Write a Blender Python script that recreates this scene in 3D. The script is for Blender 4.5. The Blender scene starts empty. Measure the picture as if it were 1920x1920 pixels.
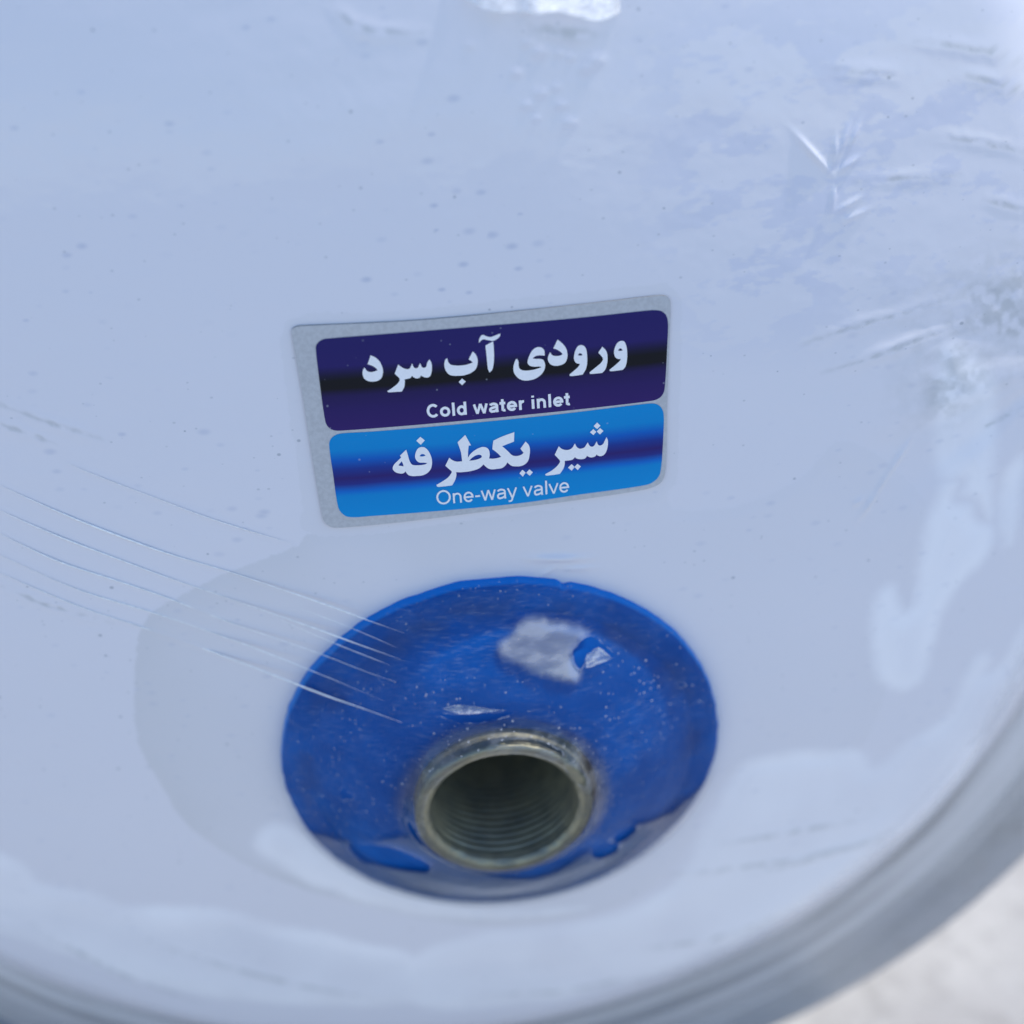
import bpy, bmesh, math
import numpy as np
from mathutils import Vector, Matrix

# ------------------------------------------------------------------ camera, world, sun, exposure
scene = bpy.context.scene
MM = 0.001
cam_d = bpy.data.cameras.new('camera')
cam = bpy.data.objects.new('camera', cam_d)
scene.collection.objects.link(cam)
cr = Vector((0.99403, -0.096466, -0.050976)); cu = Vector((0.097757, 0.579954, 0.808763)); cf = Vector((0.048454, 0.808918, -0.585922))
cl = Vector((-6.876, -193.845, 191.192)) * MM
cam.matrix_world = Matrix(((cr.x, cu.x, -cf.x, cl.x), (cr.y, cu.y, -cf.y, cl.y), (cr.z, cu.z, -cf.z, cl.z), (0, 0, 0, 1)))
cam_d.sensor_width = 36.0
cam_d.lens = 2940.73 / 1920.0 * 36.0
cam_d.clip_start = 0.01
cam_d.clip_end = 500.0
cam_d.dof.use_dof = True
cam_d.dof.focus_distance = 0.236
cam_d.dof.aperture_fstop = 8.5
scene.camera = cam

SUN_EL = math.radians(62.0)
SUN_AZ = math.radians(68.0)           # measured from +Y towards +X: behind the tank, a little to the right
sdir = Vector((math.sin(SUN_AZ) * math.cos(SUN_EL), math.cos(SUN_AZ) * math.cos(SUN_EL), math.sin(SUN_EL)))
world = bpy.data.worlds.new('World'); scene.world = world; world.use_nodes = True
wn = world.node_tree.nodes; wl = world.node_tree.links
sky = wn.new('ShaderNodeTexSky'); sky.sky_type = 'NISHITA'; sky.sun_disc = False
sky.sun_elevation = SUN_EL; sky.sun_rotation = SUN_AZ
sky.air_density = 1.0; sky.dust_density = 0.2; sky.ozone_density = 3.6
bg = wn['Background']; bg.inputs['Strength'].default_value = 0.15
wl.new(sky.outputs['Color'], bg.inputs['Color'])
sun_d = bpy.data.lights.new('sun', 'SUN'); sun_d.energy = 2.7; sun_d.angle = math.radians(0.5); sun_d.color = (1.0, 0.95, 0.88)
sun = bpy.data.objects.new('sun', sun_d); scene.collection.objects.link(sun)
sun.rotation_euler = sdir.to_track_quat('Z', 'Y').to_euler()
sun.location = sdir * 2.0
vs = scene.view_settings
vs.view_transform = 'Standard'; vs.look = 'None'; vs.gamma = 1.0; vs.use_curve_mapping = False
vs.exposure = 0.76
scene.cycles.max_bounces = 6
scene.cycles.transparent_max_bounces = 6

# ------------------------------------------------------------------ traced shapes, millimetres on the tank face (x right, z up)
DATA = {'VEIL':[[-42.97,-8.47],[-36.03,-11.95],[-27.83,-13.42],[-21.05,-9.33],[-14.96,-6.11],[-11.36,-11.98],[3.98,-23.38],[14.45,-16.54],[21.25,-13.48],[29.67,-16.27],[39.44,-9.01],[45.87,-26.36],[34.51,-54.45],[-6.8,-53.68],[-45.72,-40.74]],
'G1':[[[-14.02,77.11,1],[-13.35,76.71,0],[-12.77,75.98,0],[-12.49,74.98,0],[-12.53,74.22,0],[-12.84,73.48,0],[-13.4,73.11,0],[-14.19,73.04,0],[-14.89,73.23,0],[-15.36,73.69,0],[-15.48,74.4,0],[-15.35,74.97,0],[-15.09,75.31,1],[-14.84,74.83,0],[-14.42,74.56,0],[-13.83,74.57,0],[-13.25,74.74,1],[-13.51,75.14,0],[-13.99,75.52,0],[-14.59,75.78,1]],[[-10.18,75.34,1],[-9.58,74.81,0],[-9.02,74.55,0],[-8.55,74.65,0],[-8.16,75.36,1],[-7.96,74.74,0],[-7.65,74.57,0],[-7.35,74.68,0],[-6.99,75.34,1],[-6.79,74.7,0],[-6.48,74.54,0],[-6.13,74.71,0],[-5.96,75.25,0],[-5.58,75.77,1],[-5.35,75.2,0],[-5.34,74.36,0],[-5.52,73.55,0],[-5.82,73.08,0],[-6.29,72.99,0],[-6.73,73.17,0],[-7.04,73.4,1],[-7.26,73.07,0],[-7.73,73,0],[-8.1,73.19,0],[-8.34,73.45,1],[-8.63,73.13,0],[-9.1,73.03,0],[-9.47,72.99,1],[-9.48,72.5,0],[-9.68,71.74,0],[-10.07,71.12,1],[-11.12,71.15,0],[-12.03,71.18,0],[-12.17,71.39,1],[-11.59,71.7,0],[-10.74,72.26,0],[-10.23,72.84,0],[-10.25,73.27,0],[-10.83,74.01,1]],[[-2.99,75.67,1],[-2.9,75.18,0],[-2.55,74.66,0],[-1.65,74.44,0],[-0.61,74.41,0],[0.19,74.54,0],[0.66,74.7,1],[0.42,75,0],[0.11,75.24,1],[0.79,76.39,1],[1.2,75.89,0],[1.41,75.11,0],[1.32,74.29,0],[0.96,73.56,0],[0.2,73.08,0],[-0.73,72.84,0],[-1.78,72.85,0],[-2.69,73.03,0],[-3.23,73.54,0],[-3.49,74.4,0],[-3.42,75.16,0],[-3.19,75.62,0]],[[-1.08,72.36,1],[-0.58,71.82,1],[-1.16,71.31,1],[-1.63,71.85,1]],[[2.71,77.12,1],[3.88,77.65,1],[3.9,76.66,0],[3.84,75.29,0],[3.7,74.19,0],[3.44,73.31,0],[3.01,72.9,1],[2.83,73.44,0],[2.78,74.28,0],[2.76,75.67,0]],[[1.79,77.62,1],[1.9,78.22,0],[2.27,78.73,0],[2.59,78.73,0],[3.09,78.45,0],[3.6,78.33,0],[4.13,78.48,0],[5,78.73,1],[4.9,78.34,0],[4.42,77.91,0],[3.82,77.73,0],[3.18,77.89,0],[2.54,78.09,0],[2.21,77.99,0]],[[7.2,74.6,1],[7.37,74.09,0],[7.35,73.4,0],[7.62,72.88,0],[8.33,72.64,0],[9.25,72.64,0],[10.05,72.76,0],[10.7,72.93,1],[10.34,73.08,0],[9.55,73.14,0],[8.97,73.37,0],[8.69,73.82,0],[8.84,74.5,0],[9.22,75.29,0],[9.71,75.86,0],[10.31,76.09,0],[10.9,75.94,0],[11.26,75.41,0],[11.26,74.68,1],[10.7,74.78,0],[10.04,74.78,0],[9.47,74.46,1],[9.88,74.32,0],[10.54,74.25,0],[11.05,73.98,0],[11.25,73.26,0],[11.1,72.51,0],[10.59,71.79,0],[9.7,71.25,0],[8.76,71.07,0],[7.84,71.17,0],[7.08,71.68,0],[6.61,72.5,0],[6.56,73.34,0],[6.78,74.09,0],[7,74.55,0]],[[13.29,76.94,1],[13.94,76.29,0],[14.43,75.55,0],[14.62,74.7,0],[14.54,73.87,0],[14.18,73.22,0],[13.5,72.94,0],[12.71,72.93,0],[12.06,73.24,0],[11.7,73.91,0],[11.81,74.59,0],[12.1,75.12,1],[12.34,74.67,0],[12.86,74.45,0],[13.52,74.43,0],[13.92,74.61,1],[13.61,75.02,0],[13.1,75.42,0],[12.59,75.64,1]],[[16.62,75.72,0],[17.13,75.52,0],[17.44,74.94,0],[17.53,73.95,0],[17.48,72.84,0],[17.24,71.89,0],[16.74,71.1,1],[15.8,71.04,0],[14.87,71.07,0],[14.78,71.33,1],[15.44,71.81,0],[16.13,72.37,0],[16.42,72.82,1],[15.96,72.95,0],[15.64,73.33,0],[15.57,74.04,0],[15.78,74.85,0],[16.14,75.5,0]],[[16.15,74.21,1],[16.43,74.47,0],[16.72,74.35,0],[16.83,74.1,1],[16.47,74.1,0]],[[19.83,75.1,1],[20.34,74.46,0],[20.54,73.6,0],[20.46,72.49,0],[20.16,71.54,0],[19.67,71.01,1],[18.74,71.01,0],[17.87,71.07,0],[17.79,71.33,1],[18.64,71.93,0],[19.46,72.54,0],[19.86,73.05,1],[19.77,73.48,0],[19.2,74.25,1]],[[22.71,75.68,0],[23.16,75.44,0],[23.43,74.65,0],[23.5,73.53,0],[23.4,72.42,0],[23.17,71.6,0],[22.76,71.12,1],[21.82,71.1,0],[20.88,71.13,0],[20.76,71.36,1],[21.58,71.94,0],[22.33,72.55,0],[22.52,72.88,1],[22.08,72.93,0],[21.69,73.26,0],[21.54,73.9,0],[21.68,74.72,0],[22.1,75.43,0]],[[22.12,74.22,1],[22.4,74.52,0],[22.66,74.44,0],[22.82,74.17,1],[22.45,74.14,0]]],
'G2':[[[-10.32,61.7,1],[-10.15,60.69,0],[-9.97,59.7,0],[-9.59,59.08,0],[-8.57,58.93,0],[-7.69,59,0],[-7.4,59.19,1],[-7.88,59.29,0],[-8.53,59.38,0],[-8.93,59.73,0],[-9.12,60.41,0],[-8.91,61.18,0],[-8.53,61.75,0],[-8.02,61.92,0],[-7.49,61.77,0],[-7.01,61.12,0],[-6.71,60.19,0],[-6.66,59.27,0],[-6.87,58.31,0],[-7.37,57.62,0],[-8.18,57.2,0],[-9.17,57.15,0],[-9.93,57.22,0],[-10.45,57.48,0],[-10.78,58.08,1],[-11.08,57.82,0],[-11.52,57.78,0],[-12.16,58,0],[-12.55,58.4,0],[-12.64,58.84,0],[-12.34,59.43,0],[-11.74,59.98,0],[-11.2,60.48,1],[-11.34,60.8,1]],[[-11.71,59.19,0],[-11.46,59.53,0],[-11.18,59.83,1],[-11.05,59.43,0],[-10.97,58.96,1],[-11.34,59.07,0]],[[-8.43,60.47,1],[-8.13,60.75,0],[-7.75,60.69,0],[-7.53,60.45,1],[-7.89,60.36,0],[-8.22,60.37,0]],[[-8.03,63.62,1],[-7.41,62.97,1],[-8.09,62.31,1],[-8.68,63.03,1]],[[-4.01,59.74,1],[-3.61,59.33,0],[-2.98,59,0],[-2.13,58.96,1],[-2.2,60.53,0],[-2.56,62.2,1],[-1.33,63.28,1],[-0.6,61.48,1],[-0.95,61.47,1],[-1.11,60.54,0],[-1.21,59.48,1],[-0.7,60.14,0],[0.11,60.72,0],[1.01,61.03,0],[1.65,60.89,0],[2.01,60.46,0],[2.1,59.72,0],[1.96,59,1],[2.61,58.91,0],[3.28,58.96,0],[3.78,59.08,1],[3.33,59.71,0],[2.56,60.52,1],[2.66,61.24,0],[2.82,61.92,1],[4.28,62.49,0],[6.03,62.97,1],[5.89,61.43,1],[4.06,60.85,1],[4.67,60.17,0],[5.33,59.31,1],[5.73,59.04,0],[6.34,58.97,0],[6.9,59.13,0],[7.22,59.39,1],[6.78,60.12,1],[7.64,61.24,1],[8.09,60.58,0],[8.21,59.82,0],[8.12,59.02,0],[7.89,58.09,0],[7.36,57.46,0],[6.6,57.2,0],[5.74,57.26,0],[5.22,57.44,0],[4.65,58.04,1],[4.4,57.63,0],[3.82,57.2,0],[2.93,57.12,0],[2.05,57.17,0],[1.52,57.51,0],[1.04,58.1,1],[0.43,57.57,0],[-0.36,57.28,0],[-1.48,57.13,0],[-2.58,57.14,0],[-3.18,57.23,1],[-3.18,56.71,0],[-3.45,55.87,0],[-3.96,55.04,1],[-5.18,54.98,0],[-6.17,55.02,0],[-6.34,55.34,1],[-5.44,55.82,0],[-4.51,56.41,0],[-3.9,57.15,0],[-3.87,57.46,0],[-4.22,57.86,0],[-4.72,58.47,1]],[[-1.06,58.95,1],[-0.53,59.45,0],[0.15,59.78,0],[0.7,59.75,0],[0.89,59.42,0],[0.54,59.15,0],[-0.24,58.97,0]],[[6.87,56.55,1],[7.35,56.01,1],[6.86,55.37,1],[6.4,55.98,1]],[[7.94,56.5,1],[8.44,55.93,1],[7.92,55.39,1],[7.43,55.96,1]],[[12.6,59.86,1],[13.13,59.32,0],[13.86,59.09,0],[14.55,59.28,0],[15.08,60.03,1],[15.36,59.39,0],[15.84,59.06,0],[16.46,59.18,0],[16.72,59.49,0],[17.05,59.97,1],[17.28,59.42,0],[17.64,59.17,0],[18.02,59.33,0],[18.41,59.99,1],[18.6,59.39,0],[18.94,59.21,0],[19.38,59.43,0],[19.65,59.94,0],[19.95,60.51,1],[20.12,59.88,0],[20.09,59.07,0],[19.84,58.14,0],[19.44,57.57,0],[18.94,57.4,0],[18.51,57.56,0],[18.33,57.78,1],[18.07,57.47,0],[17.51,57.37,0],[17.08,57.53,0],[16.84,57.73,1],[16.51,57.33,0],[15.89,57.27,0],[15.27,57.45,0],[14.98,57.72,1],[14.59,57.36,0],[14.03,57.29,0],[13.41,57.3,1],[13.35,56.61,0],[13.1,55.95,0],[12.56,55.18,1],[11.44,55.11,0],[10.45,55.13,0],[10.31,55.39,1],[11.23,55.83,0],[12.13,56.49,0],[12.66,57.18,0],[12.61,57.53,0],[11.92,58.51,1]],[[18.59,63.1,1],[19.08,62.51,1],[18.55,62.02,1],[18.05,62.57,1]],[[17.98,62.07,1],[18.42,61.57,1],[17.93,61.1,1],[17.45,61.63,1]],[[19,62.14,1],[19.5,61.58,1],[18.95,61.08,1],[18.48,61.63,1]],[[14.43,56.62,1],[14.87,56.07,1],[14.38,55.49,1],[13.85,56.07,1]],[[15.32,56.55,1],[15.84,56.06,1],[15.32,55.47,1],[14.82,56.07,1]]],
'BACK':[[-24.93,81.44,0],[-24.61,72.15,0],[-24.42,60.53,0],[-24.16,51.7,0],[-23.84,50.09,0],[-22.41,49.19,0],[-12.46,49.32,0],[1.33,49.9,0],[15.18,50.21,0],[25.67,50.64,0],[27.68,51.15,0],[28.68,52.29,0],[29.06,55.15,0],[29.38,65.21,0],[29.98,75.78,0],[30.17,80.37,0],[29.86,81.41,0],[28.71,81.85,0],[16.57,81.84,0],[-0.6,81.76,0],[-9.27,81.83,0],[-22.68,82.22,0],[-24.29,82.13,0]],
'UP':[[-21.76,78.79,0],[-21.24,79.67,0],[-20.06,80.09,0],[-0.74,80.1,0],[16.48,79.87,0],[27.01,79.8,0],[28.92,79.37,0],[29.69,77.95,0],[29.54,74.1,0],[29.01,67.26,0],[28.37,66,0],[27,65.57,0],[12.46,65.57,0],[-0.91,65.6,0],[-19.82,65.6,0],[-21.16,66,0],[-21.77,67.24,0],[-21.85,73.35,0]],
'LO':[[-21.66,63.48,0],[-21.02,64.64,0],[-19.71,65.12,0],[-14.91,65.06,0],[-0.95,65.09,0],[12.44,65.1,0],[26.31,65.18,0],[28.01,64.74,0],[28.77,63.28,0],[28.67,59.39,0],[28.24,53.91,0],[27.63,52.33,0],[25.86,51.44,0],[15.22,51.15,0],[4.97,50.75,0],[-16.41,50.83,0],[-19.48,50.85,0],[-20.8,51.31,0],[-21.57,52.86,0],[-21.66,58.44,0]],
'D1':[[-6.72,66.61],[14.65,66.41],[-6.7,68.77]],
'D2':[[-6.55,51.93],[13.85,51.88],[-6.51,54.36]],
'PU':[[-21.63,80.15],[29.73,79.51],[28.81,65.55],[-21.9,65.8]],
'PL':[[-21.49,65.25],[28.8,64.85],[28.1,51.32],[-21.64,50.98]],
'STR':[{'w':0.16,
'k':0,
'p':[[-75.22,9.52,60.33],[-72.29,8.87,58.74],[-64.32,7.2,54.07],[-58.29,6.08,50.79],[-49.18,4.6,46.22],[-39.29,3.29,41.99],[-26.39,0.87,36.24],[-19.19,-0.57,32.87],[-13.68,-2.31,30.95]]},{'w':0.13,
'k':0,
'p':[[-76.24,9.18,56.01],[-73.28,8.54,54.39],[-65.23,6.88,49.72],[-56.91,5.41,45.43],[-49.95,4.3,41.81],[-41.46,3.15,37.66],[-27,0.14,31.21],[-20.49,-2,28.93],[-14.7,-3.93,27]]},{'w':0.13,
'k':0,
'p':[[-77.19,8.91,51.96],[-74.24,8.26,50.22],[-66.19,6.59,45.16],[-57.69,5.15,41.32],[-50.62,4.08,37.93],[-40.73,2.59,32.43],[-27.54,-0.41,26.82],[-20.98,-2.8,24.49],[-16.09,-5.23,23.58]]},{'w':0.11,
'k':0,
'p':[[-78.1,8.68,48.1],[-75.13,8.04,46.34],[-64.17,5.87,39.81],[-52.7,4.09,34.86],[-41.2,2.26,29.3],[-27.93,-1.68,23.65],[-23.03,-3.28,21.52],[-18.05,-5.96,20.38]]},{'w':0.14,
'k':0,
'p':[[-78.9,8.51,44.76],[-75.89,7.87,43.06],[-64.82,5.73,36.64],[-56.26,4.36,32.67],[-44.7,2.66,26.83],[-28.38,-2.13,19.95],[-21.66,-5.2,18.55],[-15.6,-8.01,17.2]]},{'w':0.09,
'k':0,
'p':[[-61.68,7.82,62.53],[-57.15,6.95,60.05],[-48.96,5.55,55.94],[-40.76,4.32,51.77],[-29.48,2.97,46.77]]},{'w':0.06,
'k':0,
'p':[[-29.87,1.21,35.33],[-23.48,-0.16,32.32],[-18.63,-1.97,30.43],[-15.03,-2.87,28.49]]},{'w':0.05,
'k':0,
'p':[[-35.08,1.88,34.37],[-27.16,-0.03,29.93],[-16.58,-3.87,25.97]]}],
'DARK':[[[-70.79,72.69],[-64.03,69.55],[-59.97,67.88],[-54.33,65.59]],[[-71.51,69.52],[-66.35,67.34],[-62.24,65.4]],[[-77.97,41.57],[-70.95,37.35],[-65.67,35.11],[-59.99,33]],[[65.49,113.17],[72.34,111.49],[78.1,109.97],[84.9,107.12]],[[73.75,107.36],[78.35,105.81],[85.19,103.18]],[[69.65,99.44],[75.49,98.18],[80.62,96.54],[85.88,94.45]],[[77.57,89.24],[81.24,88.05],[86.62,85.83]],[[50.02,71.18],[57.51,72.75],[66.79,73.82],[75.32,74.95]],[[60.27,67.42],[65.38,68.32],[72.23,69.5]],[[53.52,66.06],[60.29,67.16],[70.5,69.36],[84.51,70.36]],[[85.76,53.42],[81.77,51.87],[89.77,54.95]],[[57.64,94.56],[65.79,94.22],[74.1,93.42]],[[54.17,110.62],[65.26,108.23]],[[-14.06,125.54],[-13.41,123.86],[-11.59,122.41],[-8.85,121.36],[-4.63,120.79],[-0.39,120.21]],[[11.13,120.23],[16.86,119.07],[21.92,118.22]],[[-90.76,-41.97],[-85.33,-49.65],[-79.61,-56.87],[-71.44,-63.52],[-62.95,-69.66]],[[-67.39,-48.16],[-56.33,-55.69],[-42.81,-63.17],[-28.73,-69.63]],[[-7.45,-71.22],[7.61,-73.61],[25.11,-72.32]],[[24.9,-62.1],[38.98,-62.33],[57.32,-57.92]],[[19.65,-75.03],[41.8,-73.41],[69.59,-67.37]],[[39.66,-31.23],[53.06,-31.78],[67.82,-32.37]],[[45.4,-42.55],[62.29,-41.07],[77.09,-37.86]],[[29.67,-38.3],[55.84,-40.68],[71.82,-39.3]]],
'GAP':[[-28.64,46.24],[-39.25,42.29],[-46.21,39.13],[-52.8,35.29],[-55.95,31.18],[-59.2,18.53],[-60.57,6.6],[-58.42,-3.04],[-56.28,-11.92],[-51.34,-19.25],[-45.58,-25.51],[-38.55,-30.93],[-25.63,-38.6],[-11.13,-45.27],[4.01,-48.27],[22.57,-44.98],[32.59,-32.58],[38.09,-16],[43.82,-11.79],[53.68,-11.22],[63.9,-13.54],[68,-3.26],[70.26,14.6],[72.14,25.46],[72.9,37.97],[68.67,44.85],[62.89,50.79],[56.56,54.18],[52.37,49.82],[47.75,47.07],[40.32,45.12],[30.16,46.24],[29.61,51.1],[27.06,49.58],[-0.14,48.56],[-16.76,47.52],[-24.17,47.65],[-26.97,48.34]],
'LBLM':[[-26.74,80.58],[-26.87,77.33],[-26.93,72.76],[-26.98,68.16],[-27.04,65.3],[-26.54,63.68],[-26.9,58.42],[-27.1,52.43],[-27.9,49.37],[-25.04,47.23],[-0.23,47.32],[28.31,47.96],[30.88,51.39],[31.49,69.26],[32.07,80.84],[29.74,83.53],[17.96,83.69],[-0.66,83.41],[-12.98,83.19],[-21.3,84.05],[-25.25,83.13]],
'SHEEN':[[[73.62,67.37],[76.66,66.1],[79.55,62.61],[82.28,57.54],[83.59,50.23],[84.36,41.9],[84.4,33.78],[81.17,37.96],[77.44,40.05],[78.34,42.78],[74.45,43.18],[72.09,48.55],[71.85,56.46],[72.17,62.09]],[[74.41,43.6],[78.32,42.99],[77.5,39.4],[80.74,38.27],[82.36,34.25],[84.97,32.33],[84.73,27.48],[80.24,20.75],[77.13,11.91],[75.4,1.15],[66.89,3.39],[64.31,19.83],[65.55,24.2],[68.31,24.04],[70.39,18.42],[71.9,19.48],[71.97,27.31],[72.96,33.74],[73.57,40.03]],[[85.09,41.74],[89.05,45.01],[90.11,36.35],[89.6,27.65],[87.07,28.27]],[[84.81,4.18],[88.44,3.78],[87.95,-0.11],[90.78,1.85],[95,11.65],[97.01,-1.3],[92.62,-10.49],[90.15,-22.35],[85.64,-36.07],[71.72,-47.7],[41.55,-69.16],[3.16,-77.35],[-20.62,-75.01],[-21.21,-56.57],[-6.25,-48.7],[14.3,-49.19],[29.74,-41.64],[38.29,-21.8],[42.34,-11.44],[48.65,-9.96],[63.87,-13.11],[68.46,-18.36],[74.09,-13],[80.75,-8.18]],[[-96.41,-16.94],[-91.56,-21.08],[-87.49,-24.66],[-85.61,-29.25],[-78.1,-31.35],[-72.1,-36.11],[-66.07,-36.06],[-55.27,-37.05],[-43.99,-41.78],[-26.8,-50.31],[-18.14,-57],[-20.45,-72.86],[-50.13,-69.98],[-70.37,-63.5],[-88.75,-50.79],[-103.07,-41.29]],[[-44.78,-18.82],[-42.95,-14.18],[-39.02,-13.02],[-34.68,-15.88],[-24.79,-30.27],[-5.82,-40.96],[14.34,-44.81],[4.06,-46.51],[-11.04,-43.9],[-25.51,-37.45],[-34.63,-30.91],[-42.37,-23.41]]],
'MOTT':[[28.38,114.05],[34.49,118.93],[49.52,120.13],[64.99,117.07],[82.9,112.07],[86.07,72.66],[66.49,79.29],[49.97,73.47],[36.02,75.42],[28.45,93.79]],
'HOLES':[[[-27.49,-13.07],[-26.13,-12.7],[-23.83,-11.66],[-21.6,-11.02],[-19.44,-11.04],[-16.31,-12.41],[-14.08,-14.57],[-13.73,-15.98],[-14.57,-18.77],[-16.79,-19.07],[-20.16,-19.77],[-23.05,-19.75],[-25.49,-19.65],[-26.88,-17.83],[-27.6,-15.2]],[[-27.75,1.02],[-27.32,1.05],[-26.88,2.09],[-26.15,1.93],[-25.88,1.53],[-24.93,1.51],[-25.44,0.72],[-25.52,0],[-26.5,-0.21],[-26.99,-0.8],[-27.56,-0.1]],[[-31.58,-2.19],[-31.16,-1.44],[-30.78,-1.83],[-31.08,-2.52]],[[14.22,-16.24],[14.87,-14.26],[16.99,-14.85],[18.98,-17.48],[19.59,-20.28],[18.49,-22.27],[15.81,-21.46],[14.53,-19.05]],[[18.16,-14.77],[19.29,-12.92],[21.67,-13.06],[22.72,-14.93],[22.31,-16.48],[19.96,-17.87],[18.73,-17.24]],[[13.52,23.3],[12.87,24.31],[12.65,25.52],[12.89,26.42],[13.67,26.79],[14.17,27.22],[14.87,27.6],[15.79,27.45],[16.85,26.8],[17.88,25.72],[18.72,24.64],[19.41,23.75],[19.2,23.51],[18.48,24.05],[17.63,25.14],[16.92,25.67],[16.16,25.56],[15.56,25.16],[15.02,25.39],[14.77,24.81],[14.11,23.66]],[[-9.45,19.71],[-8.25,19.38],[-6.5,19.21],[-4.2,19.24],[-0.66,19.14],[2.36,18.98],[1.07,18.49],[-1.46,18.08],[-4.32,17.91],[-7.29,18.32],[-8.83,18.84]],[[30.16,14.31],[30.74,14.62],[31.51,14.07],[31.51,13.55],[30.74,13.86]]],
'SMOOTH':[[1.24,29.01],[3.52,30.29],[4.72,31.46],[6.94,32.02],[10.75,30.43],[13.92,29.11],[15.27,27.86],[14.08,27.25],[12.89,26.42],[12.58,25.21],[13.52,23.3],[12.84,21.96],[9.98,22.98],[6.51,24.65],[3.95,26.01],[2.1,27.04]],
'FLAPS':[[[14.88,-4.95,25.33],[15.75,-4.56,25.58],[16.9,-4.08,25.8],[17.78,-4.15,25.08],[18.63,-4.34,24.07],[19.17,-4.36,23.61],[17.8,-5.04,23.24],[16.1,-5.57,23.35],[14.53,-5.91,23.62]],[[-9.22,-8.39,20.33],[-7.59,-8.48,20.79],[-5.84,-8.76,20.69],[-2.35,-9.25,20.28],[1.15,-9.54,19.7],[1.56,-9.66,19.27],[-0.66,-9.63,19.36],[-4.2,-9.44,19.49],[-6.49,-9.18,19.44],[-8.06,-8.84,19.68]]]}
# small blisters in the film: x, z, radius, height
BLIST = [(3.8, 118.6, .5, .1), (13.1, 117, .7, .16), (15.8, 116.6, .4, .1), (17.4, 115.9, .4, .1), (20.7, 115.3, .8, .18), (19.5, 114.3, .6, .14), (9.8, 114.6, .5, .14), (12.9, 111.7, .6, .14), (15.1, 112.3, .4, .1), (11, 110.3, .5, .14), (15.7, 109.9, .5, .14), (12.1, 108.4, .4, .12), (16.8, 107.5, .6, .14), (11.6, 122.3, .6, .12), (7.4, 122.8, 1.2, .16), (11.7, 118.3, .5, .12)]
# short sharp crumples: x, z, angle, half length, half width, height
CRUMP = [(11.5, 39.9, -0.12, 4.2, .7, .5), (9.5, 37.4, .5, 2.2, .5, .3), (14.5, 37.6, -.1, 2.5, .5, .25), (51.5, 99.5, -0.85, 3.4, .35, .35), (56, 100.5, 1.2, 2.2, .35, .3), (57.5, 101, 1.1, 1.8, .3, .3), (56.8, 97.3, .5, 1.6, .3, .3), (54.8, 99.6, 1.5, 1.6, .3, .25), (54.6, 92.6, 1.4, 2.0, .4, .25), (57, 91.6, .4, 1.8, .3, .25), (58, 89.8, .3, 2.0, .35, .2), (66.8, 48.8, 1.0, 3.0, .45, .45), (62.5, 41.8, 1.0, 2.6, .4, .4), (60.5, 42.4, .6, .9, .4, .25), (64.4, 45, 1.0, 1.3, .3, .3)]


# ------------------------------------------------------------------ helpers
def link(o):
    scene.collection.objects.link(o); return o
def put(name, mesh, mat=None, parent=None):
    o = bpy.data.objects.new(name, mesh)
    if mat: mesh.materials.append(mat)
    link(o)
    if parent: o.parent = parent
    return o
def tag(o, label, cat=None, group=None, kind=None):
    o['label'] = label
    if cat: o['category'] = cat
    if group: o['group'] = group
    if kind: o['kind'] = kind
    return o
def empty(name, loc):
    o = bpy.data.objects.new(name, None); o.location = loc; o.empty_display_size = 0.02
    return link(o)
def grid_mesh(name, V, nu, nv, wrap=False, attrs=None, smooth=True, flip=False):
    """V: (nv, nu, 3) millimetres; rows v, columns u, wrap closes u"""
    me = bpy.data.meshes.new(name)
    co = (V.reshape(-1, 3) * MM).astype(np.float32)
    iu = np.arange(nu if wrap else nu - 1); iv = np.arange(nv - 1)
    U, W = np.meshgrid(iu, iv)
    U2 = (U + 1) % nu
    q = np.stack([W * nu + U, W * nu + U2, (W + 1) * nu + U2, (W + 1) * nu + U], -1).reshape(-1, 4)
    if flip: q = q[:, ::-1]
    n = len(q)
    me.vertices.add(len(co)); me.vertices.foreach_set('co', co.ravel())
    me.loops.add(n * 4); me.loops.foreach_set('vertex_index', q.ravel().astype(np.int32))
    me.polygons.add(n); me.polygons.foreach_set('loop_start', np.arange(0, n * 4, 4, dtype=np.int32))
    me.update(calc_edges=True)
    if smooth: me.polygons.foreach_set('use_smooth', np.ones(n, dtype=bool))
    for k, a in (attrs or {}).items():
        at = me.attributes.new(k, 'FLOAT', 'POINT'); at.data.foreach_set('value', a.ravel().astype(np.float32))
    me.validate()
    return me
def sdf_poly(P, poly):
    """signed distance, positive inside; P (n,2)"""
    poly = np.asarray(poly, float); out = np.full(len(P), 1e9); ins = np.zeros(len(P), bool)
    for i in range(len(poly)):
        a = poly[i]; b = poly[(i + 1) % len(poly)]
        e = b - a; w = P - a
        t = np.clip((w @ e) / max(e @ e, 1e-9), 0, 1)
        out = np.minimum(out, np.hypot(w[:, 0] - e[0] * t, w[:, 1] - e[1] * t))
        c = (a[1] > P[:, 1]) != (b[1] > P[:, 1])
        with np.errstate(divide='ignore', invalid='ignore'):
            xi = (b[0] - a[0]) * (P[:, 1] - a[1]) / (b[1] - a[1]) + a[0]
        ins ^= c & (P[:, 0] < xi)
    return np.where(ins, out, -out)
def dist_line(P, line):
    line = np.asarray(line, float); out = np.full(len(P), 1e9); tt = np.zeros(len(P))
    n = len(line) - 1
    for i in range(n):
        a = line[i]; b = line[i + 1]; e = b - a; w = P - a
        t = np.clip((w @ e) / max(e @ e, 1e-9), 0, 1)
        d = np.hypot(w[:, 0] - e[0] * t, w[:, 1] - e[1] * t)
        m = d < out; tt[m] = ((i + t) / n)[m]; out = np.minimum(out, d)
    return out, tt
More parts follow.
